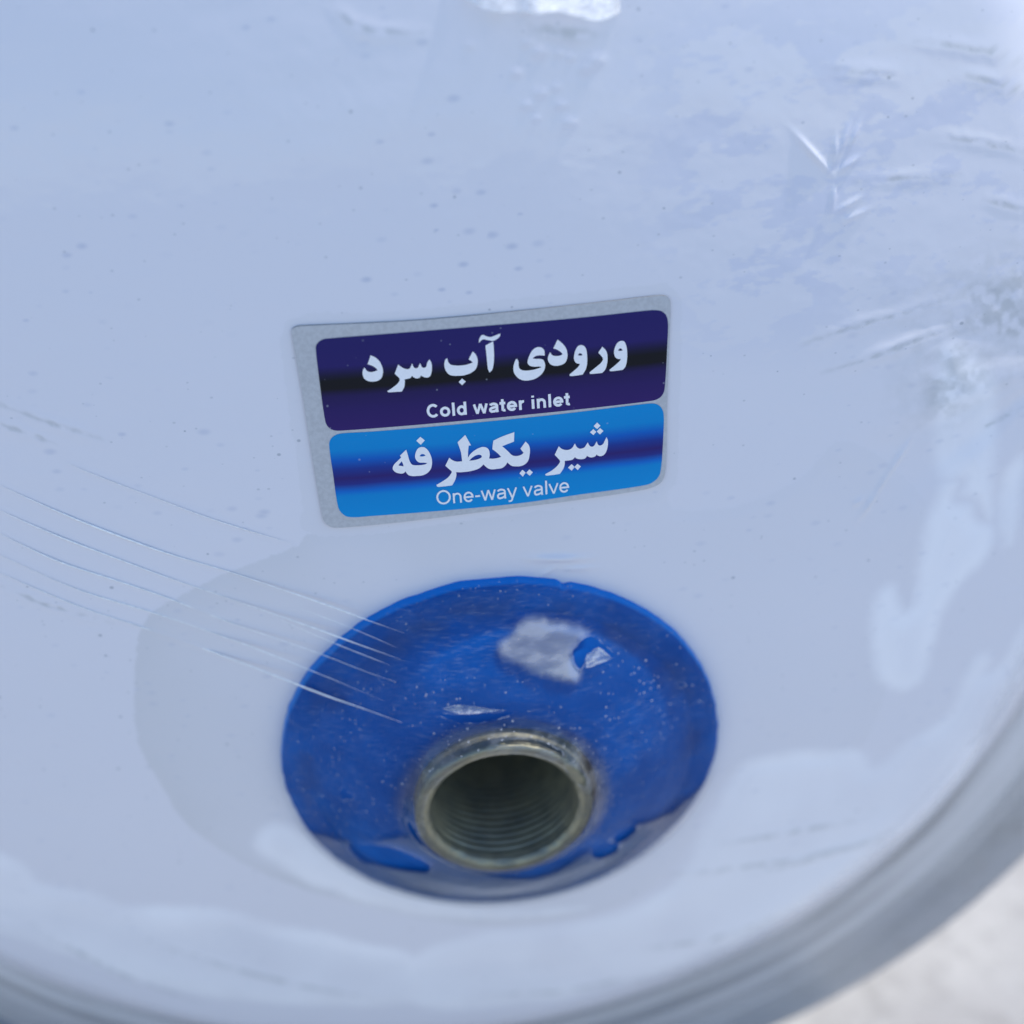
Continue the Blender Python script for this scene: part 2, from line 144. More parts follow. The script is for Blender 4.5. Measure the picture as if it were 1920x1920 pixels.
def vnoise(P, seed=0):
    """smooth value noise on (n,2) or (n,3) points, range -1..1"""
    P = np.asarray(P, float); i = np.floor(P).astype(np.int64); f = P - i; f = f * f * (3 - 2 * f)
    def h(c):
        v = np.zeros(len(c), np.int64) + seed * 7919
        for k, m in enumerate((374761393, 668265263, 2147483647)[:c.shape[1]]): v = v + c[:, k] * m
        v = (v ^ (v >> 13)) * 1274126177; v = v ^ (v >> 16)
        return (v & 0xffff) / 32767.5 - 1.0
    out = 0; D = P.shape[1]
    for c in range(2 ** D):
        o = np.array([(c >> k) & 1 for k in range(D)]); w = np.ones(len(P))
        for k in range(D): w = w * (f[:, k] if o[k] else 1 - f[:, k])
        out = out + w * h(i + o)
    return out
def fbm(P, oct=4, seed=0):
    s = 0; a = 0.5
    for k in range(oct): s = s + a * vnoise(np.asarray(P) * 2 ** k, seed + k); a *= 0.5
    return s
def smooth_closed(pts, n=4):
    """closed outline, third value 1 marks a sharp corner; Catmull-Rom between"""
    m = len(pts); out = []
    for i in range(m):
        p0, p1, p2, p3 = (np.array(pts[(i + k) % m][:2], float) for k in (-1, 0, 1, 2))
        c1 = len(pts[i]) > 2 and pts[i][2]; c2 = len(pts[(i + 1) % m]) > 2 and pts[(i + 1) % m][2]
        t1 = (p2 - p1) * (1.0 if c1 else 0) + (0 if c1 else 1) * (p2 - p0) / 2
        t2 = (p2 - p1) * (1.0 if c2 else 0) + (0 if c2 else 1) * (p3 - p1) / 2
        L = np.linalg.norm(p2 - p1)
        for t in (t1, t2):
            l = np.linalg.norm(t)
            if l > 1.2 * L: t *= 1.2 * L / l
        for k in range(n):
            s = k / n; s2 = s * s; s3 = s2 * s
            out.append((2 * s3 - 3 * s2 + 1) * p1 + (s3 - 2 * s2 + s) * t1 + (-2 * s3 + 3 * s2) * p2 + (s3 - s2) * t2)
    return np.array(out)

# ------------------------------------------------------------------ material helpers
class NT:
    def __init__(self, name):
        self.m = bpy.data.materials.new(name); self.m.use_nodes = True
        self.t = self.m.node_tree; self.n = self.t.nodes; self.b = self.n['Principled BSDF']
        self.co = self.n.new('ShaderNodeTexCoord').outputs['Object']
    def L(self, a, b): self.t.links.new(a, b)
    def set(self, **k):
        for a, v in k.items():
            i = self.b.inputs[a.replace('_', ' ')]
            if hasattr(v, 'is_output'): self.L(v, i)
            else: i.default_value = v if not (isinstance(v, tuple) and len(v) == 3) else v + (1,)
    def attr(self, name):
        a = self.n.new('ShaderNodeAttribute'); a.attribute_name = name; return a.outputs['Fac']
    def math(self, op, a, b=None, clamp=False):
        n = self.n.new('ShaderNodeMath'); n.operation = op; n.use_clamp = clamp
        for i, v in enumerate((a, b)):
            if v is None: continue
            if hasattr(v, 'is_output'): self.L(v, n.inputs[i])
            else: n.inputs[i].default_value = v
        return n.outputs[0]
    def rng(self, v, a, b, c=0.0, d=1.0, smooth=True):
        n = self.n.new('ShaderNodeMapRange'); n.interpolation_type = 'SMOOTHSTEP' if smooth else 'LINEAR'
        self.L(v, n.inputs[0])
        for i, x in enumerate((a, b, c, d)): n.inputs[i + 1].default_value = x
        return n.outputs[0]
    def mapping(self, scale=(1, 1, 1), rot=(0, 0, 0), loc=(0, 0, 0), src=None):
        n = self.n.new('ShaderNodeMapping'); self.L(src or self.co, n.inputs[0])
        n.inputs['Scale'].default_value = scale; n.inputs['Rotation'].default_value = rot; n.inputs['Location'].default_value = loc
        return n.outputs[0]
    def noise(self, vec, scale, detail=3, rough=0.55, dist=0.0):
        n = self.n.new('ShaderNodeTexNoise'); self.L(vec, n.inputs['Vector'])
        n.inputs['Scale'].default_value = scale; n.inputs['Detail'].default_value = detail
        n.inputs['Roughness'].default_value = rough; n.inputs['Distortion'].default_value = dist
        return n.outputs['Fac']
    def voro(self, vec, scale, rnd=1.0):
        n = self.n.new('ShaderNodeTexVoronoi'); self.L(vec, n.inputs['Vector'])
        n.inputs['Scale'].default_value = scale; n.inputs['Randomness'].default_value = rnd
        return n.outputs['Distance'], n.outputs['Color']
    def sep(self, c):
        n = self.n.new('ShaderNodeSeparateColor'); self.L(c, n.inputs[0]); return n.outputs
    def mix(self, f, a, b):
        n = self.n.new('ShaderNodeMix'); n.data_type = 'RGBA'
        for s, v in ((n.inputs[0], f), (n.inputs[6], a), (n.inputs[7], b)):
            if hasattr(v, 'is_output'): self.L(v, s)
            else: s.default_value = v if not isinstance(v, tuple) else v + (1,)
        return n.outputs[2]
    def bump(self, h, strength, dist, normal=None):
        n = self.n.new('ShaderNodeBump'); n.inputs['Strength'].default_value = strength; n.inputs['Distance'].default_value = dist
        self.L(h, n.inputs['Height'])
        if normal: self.L(normal, n.inputs['Normal'])
        return n.outputs[0]
    def specks(self, vec, scale, frac, size, soft=0.35):
        """scattered dots: one per voronoi cell, a share frac of the cells, random sizes"""
        d, c = self.voro(vec, scale); s = self.sep(c)
        on = self.math('LESS_THAN', s[0], frac)
        r = self.math('MULTIPLY', self.math('ADD', s[1], 0.25), size)
        k = self.math('SUBTRACT', 1.0, self.math('DIVIDE', d, r), clamp=True)
        k = self.rng(k, 0.0, soft)
        return self.math('MULTIPLY', k, on)

# ------------------------------------------------------------------ materials
def mat_tank():
    t = NT('film_wrapped_white_enamel')
    gap = t.attr('gap'); lbl = t.attr('lbl'); sh = t.attr('sheen'); dk = t.attr('dark'); pm = t.attr('patch'); spk = t.attr('spk'); gs = t.attr('gapk')
    wob = t.math('MULTIPLY', t.math('SUBTRACT', t.noise(t.co, 700, 3), 0.5), 1.2)
    g = t.math('MULTIPLY', t.rng(t.math('ADD', gap, wob), -0.3, 0.3), gs)
    l = t.math('MULTIPLY', t.rng(t.math('ADD', lbl, wob), -0.2, 0.2), 0.35)
    air = t.math('MAXIMUM', g, l)
    # milky, stuck-down film against clear lifted film
    col = t.mix(air, (0.745, 0.715, 0.745), (0.66, 0.64, 0.655))
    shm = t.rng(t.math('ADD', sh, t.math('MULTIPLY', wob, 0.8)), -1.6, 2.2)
    col = t.mix(t.math('MULTIPLY', t.math('MULTIPLY', shm, t.attr('sheenk')), 1.0), col, (0.90, 0.875, 0.885))  # bright reflections in the film, painted as paler patches of colour
    # patches where the film has let go
    col = t.mix(t.math('MULTIPLY', pm, 0.7), col, (0.63, 0.63, 0.72))
    # soft bluish dimples and dark dust
    s1 = t.math('MULTIPLY', t.specks(t.mapping((0.55, 1, 1)), 480, 0.5, 0.32, 0.9), spk)
    col = t.mix(t.math('MULTIPLY', s1, 0.55), col, (0.40, 0.43, 0.56))
    s2 = t.specks(t.mapping((0.8, 1, 1), loc=(3, 1, 2)), 380, 0.22, 0.12, 0.6)
    col = t.mix(t.math('MULTIPLY', s2, 0.6), col, (0.28, 0.30, 0.34))
    s3 = t.specks(t.mapping((0.7, 1, 1), loc=(1, 5, 7)), 900, 0.20, 0.2, 0.7)
    col = t.mix(t.math('MULTIPLY', s3, 0.4), col, (0.36, 0.37, 0.40))
    # dirt caught in creases, darker streaks and bunched film
    col = t.mix(t.math('MULTIPLY', dk, 0.7), col, (0.40, 0.41, 0.40))
    t.set(Base_Color=col, Roughness=0.4, Specular_IOR_Level=0.25, Coat_Weight=0.5, Coat_IOR=1.5, Coat_Roughness=0.06)
    return t.m
def mat_collar():
    t = NT('blue_plastic')
    rad = t.attr('rad')
    cl = t.noise(t.co, 75, 4, 0.6)
    col = t.mix(t.rng(cl, 0.35, 0.7), (0.001, 0.068, 0.30), (0.002, 0.10, 0.40))
    col = t.mix(t.rng(rad, 37.15, 37.5), col, (0.002, 0.19, 0.60))  # thin lit edge of the rim, painted as a brighter blue
    gr = t.math('MULTIPLY', t.rng(t.math('ABSOLUTE', t.math('SUBTRACT', rad, 33.2)), 3.4, 0.3), t.rng(t.noise(t.co, 110, 3), 0.40, 0.62))
    col = t.mix(t.math('MULTIPLY', gr, 0.25), col, (0.06, 0.05, 0.07))
    t.set(Base_Color=col, Roughness=0.38, Specular_IOR_Level=0.12)
    return t.m
def mat_cover():
    t = NT('scuffed_clear_film')
    ho = t.attr('hole'); smm = t.attr('smooth'); rad = t.attr('rad')
    open_ = t.math('MAXIMUM', t.rng(ho, -0.06, 0.06), t.rng(rad, 37.6, 38.6))
    ve = t.rng(t.attr('veil'), -0.5, 0.8)
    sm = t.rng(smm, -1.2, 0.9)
    st = t.noise(t.mapping((420, 1, 2600), rot=(0, math.radians(50), 0)), 1.0, 4, 0.65)
    st2 = t.noise(t.mapping((200, 1, 1900), rot=(0, math.radians(-35), 0)), 1.0, 3, 0.6)
    cl = t.noise(t.co, 70, 4, 0.6)
    haze = t.math('MULTIPLY', t.rng(st, 0.47, 0.68), t.rng(cl, 0.32, 0.58))
    haze = t.math('ADD', haze, t.math('MULTIPLY', t.rng(st2, 0.56, 0.78), t.rng(t.noise(t.mapping(loc=(.3, .1, .2)), 60, 3), 0.48, 0.66)))
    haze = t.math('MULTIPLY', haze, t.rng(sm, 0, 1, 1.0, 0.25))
    haze = t.math('MULTIPLY', haze, 0.12)
    haze = t.math('ADD', haze, t.math('MULTIPLY', ve, 0.11))  # reflection of the ground across the lower film, painted as bluish haze
    haze = t.math('ADD', haze, t.math('MULTIPLY', sm, t.rng(t.noise(t.mapping((1, 1, 2.5), loc=(.2, .6, .1)), 130, 3), 0.38, 0.62, 0.16, 0.34)))  # sky reflection on the smooth patch, painted as pale haze
    haze = t.math('ADD', haze, t.math('MULTIPLY', t.rng(rad, 18.5, 16.0), t.math('MULTIPLY', t.rng(t.noise(t.mapping(loc=(.7, .2, .5)), 240, 3), 0.4, 0.65), 0.10)))
    d1 = t.math('MULTIPLY', t.specks(t.mapping(), 1500, 0.34, 0.36, 0.7), t.rng(t.noise(t.mapping(loc=(1, 1, 1)), 55, 2), 0.38, 0.58))
    d2 = t.specks(t.mapping(loc=(2, 2, 2)), 700, 0.10, 0.15, 0.9)
    dust = t.math('MAXIMUM', t.math('MULTIPLY', d1, 0.6), t.math('MULTIPLY', d2, 0.42))
    lip = t.math('MULTIPLY', t.rng(t.math('ABSOLUTE', t.math('ADD', ho, 0.10)), 0.16, 0.03), t.rng(t.noise(t.mapping(loc=(.1, .9, .4)), 500, 3), 0.45, 0.7, 0.0, 0.45))
    haze = t.math('MAXIMUM', t.math('MAXIMUM', haze, dust), lip, )
    haze = t.math('ADD', haze, 0.004, clamp=True)
    tr = t.n.new('ShaderNodeBsdfTransparent'); tr.inputs[0].default_value = (0.95, 0.96, 0.96, 1)
    df = t.n.new('ShaderNodeBsdfDiffuse')
    t.L(t.mix(sm, t.mix(ve, (0.52, 0.54, 0.58), (0.50, 0.57, 0.76)), (0.80, 0.82, 0.85)), df.inputs[0])  # dull film, with bluish and pale tints for the painted reflections
    gl = t.n.new('ShaderNodeBsdfGlossy')
    t.L(t.rng(sm, 0, 1, 0.16, 0.03), gl.inputs['Roughness'])
    hb = t.math('ADD', t.math('MULTIPLY', st, 0.4), t.noise(t.co, 700, 3))
    bmp = t.bump(hb, 0.16, 0.0003); t.L(bmp, gl.inputs['Normal'])
    m1 = t.n.new('ShaderNodeMixShader'); t.L(haze, m1.inputs[0]); t.L(tr.outputs[0], m1.inputs[1]); t.L(df.outputs[0], m1.inputs[2])
    fr = t.n.new('ShaderNodeFresnel'); fr.inputs[0].default_value = 1.45
    ff = t.math('MULTIPLY', t.math('MULTIPLY', fr.outputs[0], t.math('MAXIMUM', t.math('MAXIMUM', t.rng(sm, 0, 1, 0.2, 1.4), t.rng(rad, 19.5, 16.5, 0.0, 1.3)), t.math('MULTIPLY', ve, 1.7))), 1.0, clamp=True)
    m2 = t.n.new('ShaderNodeMixShader'); t.L(ff, m2.inputs[0]); t.L(m1.outputs[0], m2.inputs[1]); t.L(gl.outputs[0], m2.inputs[2])
    tr2 = t.n.new('ShaderNodeBsdfTransparent')
    m3 = t.n.new('ShaderNodeMixShader'); t.L(open_, m3.inputs[0]); t.L(m2.outputs[0], m3.inputs[1]); t.L(tr2.outputs[0], m3.inputs[2])
    t.L(m3.outputs[0], t.n['Material Output'].inputs['Surface'])
    return t.m
def mat_metal():
    t = NT('dull_brass_thread')
    n1 = t.noise(t.co, 160, 4, 0.6); n2 = t.noise(t.mapping((1, 3, 1)), 700, 3)
    col = t.mix(t.rng(n1, 0.35, 0.65), (0.32, 0.295, 0.20), (0.19, 0.19, 0.15))
    col = t.mix(t.math('MULTIPLY', t.rng(n2, 0.5, 0.72), 0.4), col, (0.32, 0.28, 0.17))
    t.set(Base_Color=col, Metallic=0.55, Roughness=0.42)
    t.L(t.rng(n2, 0.3, 0.7, 0.28, 0.55), t.b.inputs['Roughness'])
    t.L(t.bump(n2, 0.3, 0.0002), t.b.inputs['Normal'])
    return t.m
def mat_film(name='clear_film', a=0.45, white=(0.8, 0.8, 0.8), rough=0.12):
    t = NT(name)
    tr = t.n.new('ShaderNodeBsdfTransparent'); mx = t.n.new('ShaderNodeMixShader')
    n1 = t.noise(t.mapping((1, 1, 3)), 900, 3)
    t.set(Base_Color=white, Roughness=rough, Coat_Weight=0.5)
    t.L(t.rng(n1, 0.3, 0.7, max(a - 0.18, 0), min(a + 0.18, 1)), mx.inputs[0])
    t.L(tr.outputs[0], mx.inputs[1]); t.L(t.b.outputs[0], mx.inputs[2])
    t.L(mx.outputs[0], t.n['Material Output'].inputs['Surface'])
    return t.m
def mat_print(name, ramp, attr='v'):
    t = NT(name)
    v = t.math('ADD', t.attr(attr), t.math('MULTIPLY', t.math('SUBTRACT', t.noise(t.mapping((0.4, 1, 1)), 160, 2), 0.5), 0.05))
    r = t.n.new('ShaderNodeValToRGB'); t.L(v, r.inputs[0])
    e = r.color_ramp.elements
    while len(e) > 1: e.remove(e[-1])
    e[0].position = ramp[0][0]; e[0].color = ramp[0][1] + (1,)
    for p_, c_ in ramp[1:]:
        k = e.new(p_); k.color = c_ + (1,)
    col = r.outputs[0]
    s = t.specks(t.mapping(), 800, 0.16, 0.2, 0.8)
    col = t.mix(t.math('MULTIPLY', s, 0.35), col, (0.5, 0.52, 0.56))
    t.set(Base_Color=col, Roughness=0.4, Specular_IOR_Level=0.08, Coat_Weight=0.16, Coat_Roughness=0.14)
    t.L(t.bump(t.noise(t.co, 120, 3), 0.25, 0.0006), t.b.inputs['Coat Normal'])
    return t.m
def mat_plain(name, c, rough, coat=0.0, grain=0.0, gscale=800, c2=None):
    t = NT(name)
    col = t.mix(t.rng(t.noise(t.co, gscale, 4, 0.6), 0.35, 0.65), c, c2 or tuple(x * (1 - grain) for x in c))
    t.set(Base_Color=col, Roughness=rough, Coat_Weight=coat, Coat_Roughness=0.15)
    return t.m
def mat_flange():
    t = NT('grey_painted_steel')
    n1 = t.noise(t.co, 30, 4, 0.6); n2 = t.noise(t.co, 160, 4, 0.6)
    col = t.mix(t.rng(n1, 0.35, 0.65), (0.34, 0.335, 0.345), (0.40, 0.385, 0.38))
    col = t.mix(t.math('MULTIPLY', t.rng(n2, 0.5, 0.72), 0.3), col, (0.24, 0.22, 0.19))
    t.set(Base_Color=col, Roughness=0.5, Coat_Weight=0.3, Coat_Roughness=0.2)
    return t.m
def mat_ground():
    t = NT('worn_concrete')
    n1 = t.noise(t.co, 9, 5, 0.6); n2 = t.noise(t.co, 140, 4, 0.6)
    col = t.mix(t.rng(n1, 0.35, 0.65), (0.32, 0.305, 0.29), (0.43, 0.415, 0.39))
    col = t.mix(t.math('MULTIPLY', t.rng(n2, 0.45, 0.7), 0.35), col, (0.17, 0.16, 0.15))
    s = t.specks(t.mapping(), 90, 0.25, 0.16, 0.5)
    col = t.mix(t.math('MULTIPLY', s, 0.75), col, (0.08, 0.075, 0.07))
    t.set(Base_Color=col, Roughness=0.9)
    t.L(t.bump(n2, 0.5, 0.002), t.b.inputs['Normal'])
    return t.m

# ------------------------------------------------------------------ the ground
GZ = -0.1372
me = bpy.data.meshes.new('ground')
me.from_pydata([(-60, -60, GZ), (60, -60, GZ), (60, 60, GZ), (-60, 60, GZ)], [], [(0, 1, 2, 3)])
ground = put('ground', me, mat_ground()); tag(ground, 'pale grey concrete ground under the tank', kind='structure')

# ------------------------------------------------------------------ the tank: shallow domed end, knuckle, side shell
TCX, TCZ, RS = 2.5, 2.0, 490.0           # bulge of the end
OX, OZ, OR, RK, OS = -19.5, 32.0, 138.0, 24.0, 0.76  # its round outline and the radius that turns it into the side
def tank_y(x, z): return ((x - TCX) ** 2 + (z - TCZ) ** 2) / (2 * RS)
def tank_n(x, z):
    n = np.stack([(x - TCX) / RS, -np.ones_like(x), (z - TCZ) / RS], -1)
    return n / np.linalg.norm(n, axis=-1, keepdims=True)
tank = empty('water_tank', (0, 0.2, GZ))
tag(tank, 'white enamelled tank end under clear film with a blue collar round its inlet', 'tank')
def child(o, parent):
    o.parent = parent; o.matrix_parent_inverse = Matrix.Translation(-parent.location)
    return o
NA = 1900
rr = np.concatenate([np.linspace(0.02, OR - RK, 400, endpoint=False), OR - RK + RK * np.sin(np.linspace(0, math.pi / 2, 26))])
th = np.linspace(0, 2 * math.pi, NA, endpoint=False)
# fine rows only where the face is in front of the camera, coarse above
keep = np.ones(len(rr), bool); rho = rr[keep]
RHO, TH = np.meshgrid(rho, th, indexing='ij')
X = OX + RHO * np.cos(TH); Zc = OZ + RHO * np.sin(TH); Zc = np.where(Zc > OZ, OZ + (Zc - OZ) / OS, Zc)     # taller than wide above the middle
kk = np.clip(RHO - (OR - RK), 0, RK)
KD = RK - np.sqrt(np.maximum(RK ** 2 - kk ** 2, 0))
YY = tank_y(X, Zc) + KD
YY = YY + 30.0 * (np.hypot(X - 0.4, Zc) < 32)       # opening behind the collar
ks = kk / RK; kc = np.sqrt(np.maximum(1 - ks ** 2, 0))
n0 = tank_n(X.ravel(), Zc.ravel()).reshape(X.shape + (3,))
NX = n0[..., 0] * kc + ks * np.cos(TH); NY = n0[..., 1] * kc; NZ = n0[..., 2] * kc + ks * np.sin(TH)
P2 = np.stack([X.ravel(), Zc.ravel()], 1)
gap = sdf_poly(P2, smooth_closed(DATA['GAP'], 3)); lbl = sdf_poly(P2, DATA['LBLM'])
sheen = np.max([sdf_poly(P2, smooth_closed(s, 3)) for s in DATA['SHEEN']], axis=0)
dark = np.zeros(len(P2)); hgt = np.zeros(len(P2))
for i, ln in enumerate(DATA['DARK']):
    d, t_ = dist_line(P2, ln)
    w = 0.32 if i < 14 else 0.7
    d = d + 0.25 * vnoise(P2 * 0.9, 40 + i)
    env = np.clip(np.sin(np.pi * np.clip(t_, 0.02, 0.98)) ** 0.6, 0, 1)
    dark = np.maximum(dark, np.exp(-(d / w) ** 2) * env * (0.75 if i < 15 else 0.7))
    hgt += 0.075 * env * np.exp(-((d - 0.5) / 0.8) ** 2)
for q_ in DATA['STR'][:6]:
    d_, t_ = dist_line(P2, np.array(q_['p'])[:, [0, 2]])
    hgt += 0.06 * np.exp(-(d_ / 0.6) ** 2) * np.clip(np.sin(np.pi * np.clip(t_, 0.01, 0.99)) * 2, 0, 1)
mott = np.clip(0.5 + sdf_poly(P2, DATA['MOTT']) / 14.0, 0, 1)
pf = fbm(P2 / np.array([6.0, 3.4]), 6, 62) + 0.35 * fbm(P2 / np.array([1.6, 0.6]), 3, 61)
patch = np.clip((pf - 0.03) / 0.16, 0, 1) * mott
gapk = np.clip(0.25 + (30 - P2[:, 0]) / 55.0, 0.22, 1) * (0.45 + 0.55 * np.exp(-np.clip(gap, 0, 99) / 9.0))
sm_ = np.exp(-(((P2[:, 0] - 88) / 15) ** 2 + ((P2[:, 1] - 72) / 8) ** 2)) + 0.6 * np.exp(-(((P2[:, 0] - 74) / 7) ** 2 + ((P2[:, 1] - 60) / 6) ** 2))
dark = np.maximum(dark, np.clip(sm_ * (0.75 + 1.1 * fbm(P2 / np.array([3.0, 2.0]), 4, 66)), 0, 0.75))
dark = dark * np.clip((fbm(P2 / 1.6, 3, 63) + 0.35) / 0.5, 0, 1)
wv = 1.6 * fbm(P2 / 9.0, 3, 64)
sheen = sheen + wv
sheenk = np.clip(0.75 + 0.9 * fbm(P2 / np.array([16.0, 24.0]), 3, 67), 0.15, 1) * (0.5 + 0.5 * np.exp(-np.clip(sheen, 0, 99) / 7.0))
gapk = gapk * np.clip(0.85 + 0.7 * fbm(P2 / 20.0, 3, 68), 0.3, 1.1)
spk = 0
spk = np.clip(0.35 + 0.65 * np.exp(-(((P2[:, 0] + 20) / 55) ** 2 + ((P2[:, 1] - 85) / 50) ** 2)), 0, 1)
# relief of the film: slow waves, lifted lobes, little blisters
spk = spk * np.clip((fbm(P2 / 22.0, 2, 65) + 0.25) / 0.3, 0.1, 1)
hgt += 0.006 * vnoise(P2 / 0.9, 11) + 0.14 * fbm(P2 / 34.0, 3, 3) + 0.05 * fbm(P2 / np.array([9.0, 5.0]), 4, 9) + 0.004 * patch
hgt += 0.22 * np.clip((sheen + 1.0) / 5.0, 0, 1) ** 1.5 * (1 - np.clip(sheen / 14, 0, 1) * 0.5)
hgt += 0.10 * np.clip((gap + 0.5) / 2.5, 0, 1)
for bx, bz, br, bh in BLIST: hgt += bh * np.exp(-(((P2[:, 0] - bx) / (br * 1.5)) ** 2 + ((P2[:, 1] - bz) / br) ** 2))
for bx, bz, ang, ln_, wd, bh in CRUMP:
    ca, sa = math.cos(ang), math.sin(ang); dx = P2[:, 0] - bx; dz = P2[:, 1] - bz
    hgt += bh * np.exp(-((dx * ca + dz * sa) / ln_) ** 2 - ((-dx * sa + dz * ca) / wd) ** 2)
# pleats fanning over the right-hand side and streaks of tight film along the lower edge
ang = np.arctan2(P2[:, 1] - 62, P2[:, 0] - 98); rd = np.hypot(P2[:, 0] - 98, P2[:, 1] - 62)
fan = np.clip((P2[:, 0] - 52) / 25, 0, 1) * np.clip((P2[:, 1] - 5) / 20, 0, 1) * np.clip(1 - np.abs(P2[:, 1] - 48) / 34, 0, 1)
hgt += 0.55 * fan * vnoise(np.stack([ang * 5.0, rd / 30], 1), 21)
ed_ = OR - np.hypot(P2[:, 0] - OX, P2[:, 1] - OZ); a2 = np.arctan2(P2[:, 1] - OZ, P2[:, 0] - OX)
low = np.clip((34 - ed_) / 16, 0, 1) * np.clip((20 - P2[:, 1]) / 30, 0, 1) * np.clip(ed_ / 5, 0, 1)
hgt += 0.34 * low * fbm(np.stack([ed_ / 3.2 + 0.6 * np.sin(a2 * 3), a2 * 2.6 + ed_ / 40], 1), 3, 31)
hgt *= np.clip((np.hypot(P2[:, 0] - 0.4, P2[:, 1]) - 34) / 6, 0, 1)
H = hgt.reshape(X.shape)
V = np.stack([X + NX * H, YY + NY * H, Zc + NZ * H], -1)
m_tank = mat_tank()
capm = grid_mesh('end_dome', V, NA, len(rho), wrap=True, attrs=dict(gap=gap, lbl=lbl, sheen=sheen, dark=dark, patch=patch, gapk=gapk, sheenk=sheenk, spk=spk), flip=True)
cap = child(put('end_dome', capm, m_tank), tank)
ns = 360; ths = np.linspace(0, 2 * math.pi, ns, endpoint=False)
xs = OX + OR * np.cos(ths); zs = OZ + OR * np.sin(ths); zs = np.where(zs > OZ, OZ + (zs - OZ) / OS, zs)
ys = [tank_y(xs, zs) + RK] + [np.full(ns, y_) for y_ in (110, 200, 320, 460.0)]
Vs = np.array([np.stack([xs, y_, zs], -1) for y_ in ys])
shell = child(put('side_shell', grid_mesh('side_shell', Vs, ns, 5, wrap=True, flip=True), mat_plain('white_enamel', (0.79, 0.74, 0.82), 0.3, 0.6, 0.04, 60)), tank)
# grey ring shaped to the grey band along the edge of the end
FX, FZ, FR = -4.7, 0.4, 137.2
fp = [(60, 23.5), (FR - 5, 22.5), (FR - 2.5, 23.2), (FR - 0.7, 25.0), (FR, 27.5), (FR, 36), (FR - 1, 38), (60, 40)]
fr = np.array([np.stack([FX + (r_ + 0.25 * vnoise(np.stack([np.cos(ths), np.sin(ths)], 1) * 6, 8)) * np.cos(ths), np.full(ns, y_), FZ + r_ * np.sin(ths)], -1) for r_, y_ in fp])
flange = child(put('flange', grid_mesh('flange', fr, ns, len(fp), wrap=True, flip=True), mat_flange()), tank)
tag(flange, 'grey flange behind the white end')

# film bridging from the white end to the grey ring, milky at first and streaked
ak = np.radians(np.linspace(-185, 18, 420)); uk = np.linspace(0, 1, 24)
px_ = OX + (OR - 22) * np.cos(ak); pz_ = OZ + (OR - 22) * np.sin(ak)
p0 = np.stack([px_, tank_y(px_, pz_) - 0.12, pz_], -1)
ox_ = px_ - FX; oz_ = pz_ - FZ; od = np.hypot(ox_, oz_)
p1 = np.stack([FX + ox_ / od * (FR - 4), np.full_like(px_, 22.2), FZ + oz_ / od * (FR - 4)], -1)
sk = p0[None] * (1 - uk[:, None, None]) + p1[None] * uk[:, None, None]
# keep clear of the rounded edge of the end
ee = np.clip((OR - np.hypot(sk[..., 0] - OX, sk[..., 2] - OZ)), 0, RK); kd = RK - np.sqrt(np.maximum(RK ** 2 - (RK - ee) ** 2, 0))
surf = np.where(np.hypot(sk[..., 0] - OX, sk[..., 2] - OZ) < OR, tank_y(sk[..., 0], sk[..., 2]) + kd, 99)
rip = 0.5 * fbm(np.stack([np.repeat(uk[:, None] * 7, 420, 1).ravel(), np.repeat(ak[None] * 2.4, 24, 0).ravel()], 1), 3, 95).reshape(24, 420)
sk[..., 1] = np.minimum(sk[..., 1] + rip * np.sin(np.pi * uk)[:, None], surf - 0.15)
stn = fbm(np.stack([np.repeat(uk[:, None] * 9, 420, 1).ravel(), np.repeat(ak[None] * 1.6, 24, 0).ravel() + 3], 1), 4, 96)
UU = np.repeat(uk[:, None], 420, 1).ravel()
mil = np.clip(UU / 0.25, 0, 1) * np.clip(1.15 - UU * 1.05, 0, 1) ** 1.1 * np.clip(0.62 + 1.3 * stn, 0.05, 1)
def mat_skirt():
    t = NT('milky_wrap_film')
    t.set(Base_Color=(0.82, 0.80, 0.81), Roughness=0.3, Coat_Weight=0.3, Coat_Roughness=0.1)
    tr = t.n.new('ShaderNodeBsdfTransparent'); mx = t.n.new('ShaderNodeMixShader')
    t.L(t.attr('milk'), mx.inputs[0]); t.L(tr.outputs[0], mx.inputs[1]); t.L(t.b.outputs[0], mx.inputs[2])
    t.L(mx.outputs[0], t.n['Material Output'].inputs['Surface'])
    return t.m
skirt = put('film_skirt', grid_mesh('film_skirt', sk, 420, 24, attrs=dict(milk=mil * 0.85)), mat_skirt()); skirt.parent = flange

# ------------------------------------------------------------------ blue collar
PROF = np.array([(14.9, -9.6), (15.6, -9.95), (17, -9.8), (20, -8.9), (24, -7.2), (28, -5.1), (31, -3.2), (32.2, -2.3), (32.9, -1.75), (33.8, -1.7), (36.2, -1.2), (36.9, -0.9), (37.35, -0.5), (37.5, 0.1), (37.55, 1.8)])
# arc-length resample with light smoothing
seg = np.concatenate([[0], np.cumsum(np.hypot(*np.diff(PROF, axis=0).T))])
sN = np.linspace(0, seg[-1], 170); pr = np.interp(sN, seg, PROF[:, 0]); py = np.interp(sN, seg, PROF[:, 1])
for _ in range(4):
    pr[1:-1] = (pr[:-2] + 2 * pr[1:-1] + pr[2:]) / 4; py[1:-1] = (py[:-2] + 2 * py[1:-1] + py[2:]) / 4
nc = 900; thc = np.linspace(0, 2 * math.pi, nc, endpoint=False)
PRr, THc = np.meshgrid(pr, thc, indexing='ij'); PYy = np.repeat(py[:, None], nc, 1)
CX = 0.42
edge = np.clip((PRr - 35.5) / 2, 0, 1)
e1 = np.stack([np.cos(THc).ravel() * 30, np.sin(THc).ravel() * 30], 1)
rough_edge = (0.10 * vnoise(e1 / 1.3, 5) + 0.12 * vnoise(e1 / 4.0, 6)).reshape(PRr.shape)
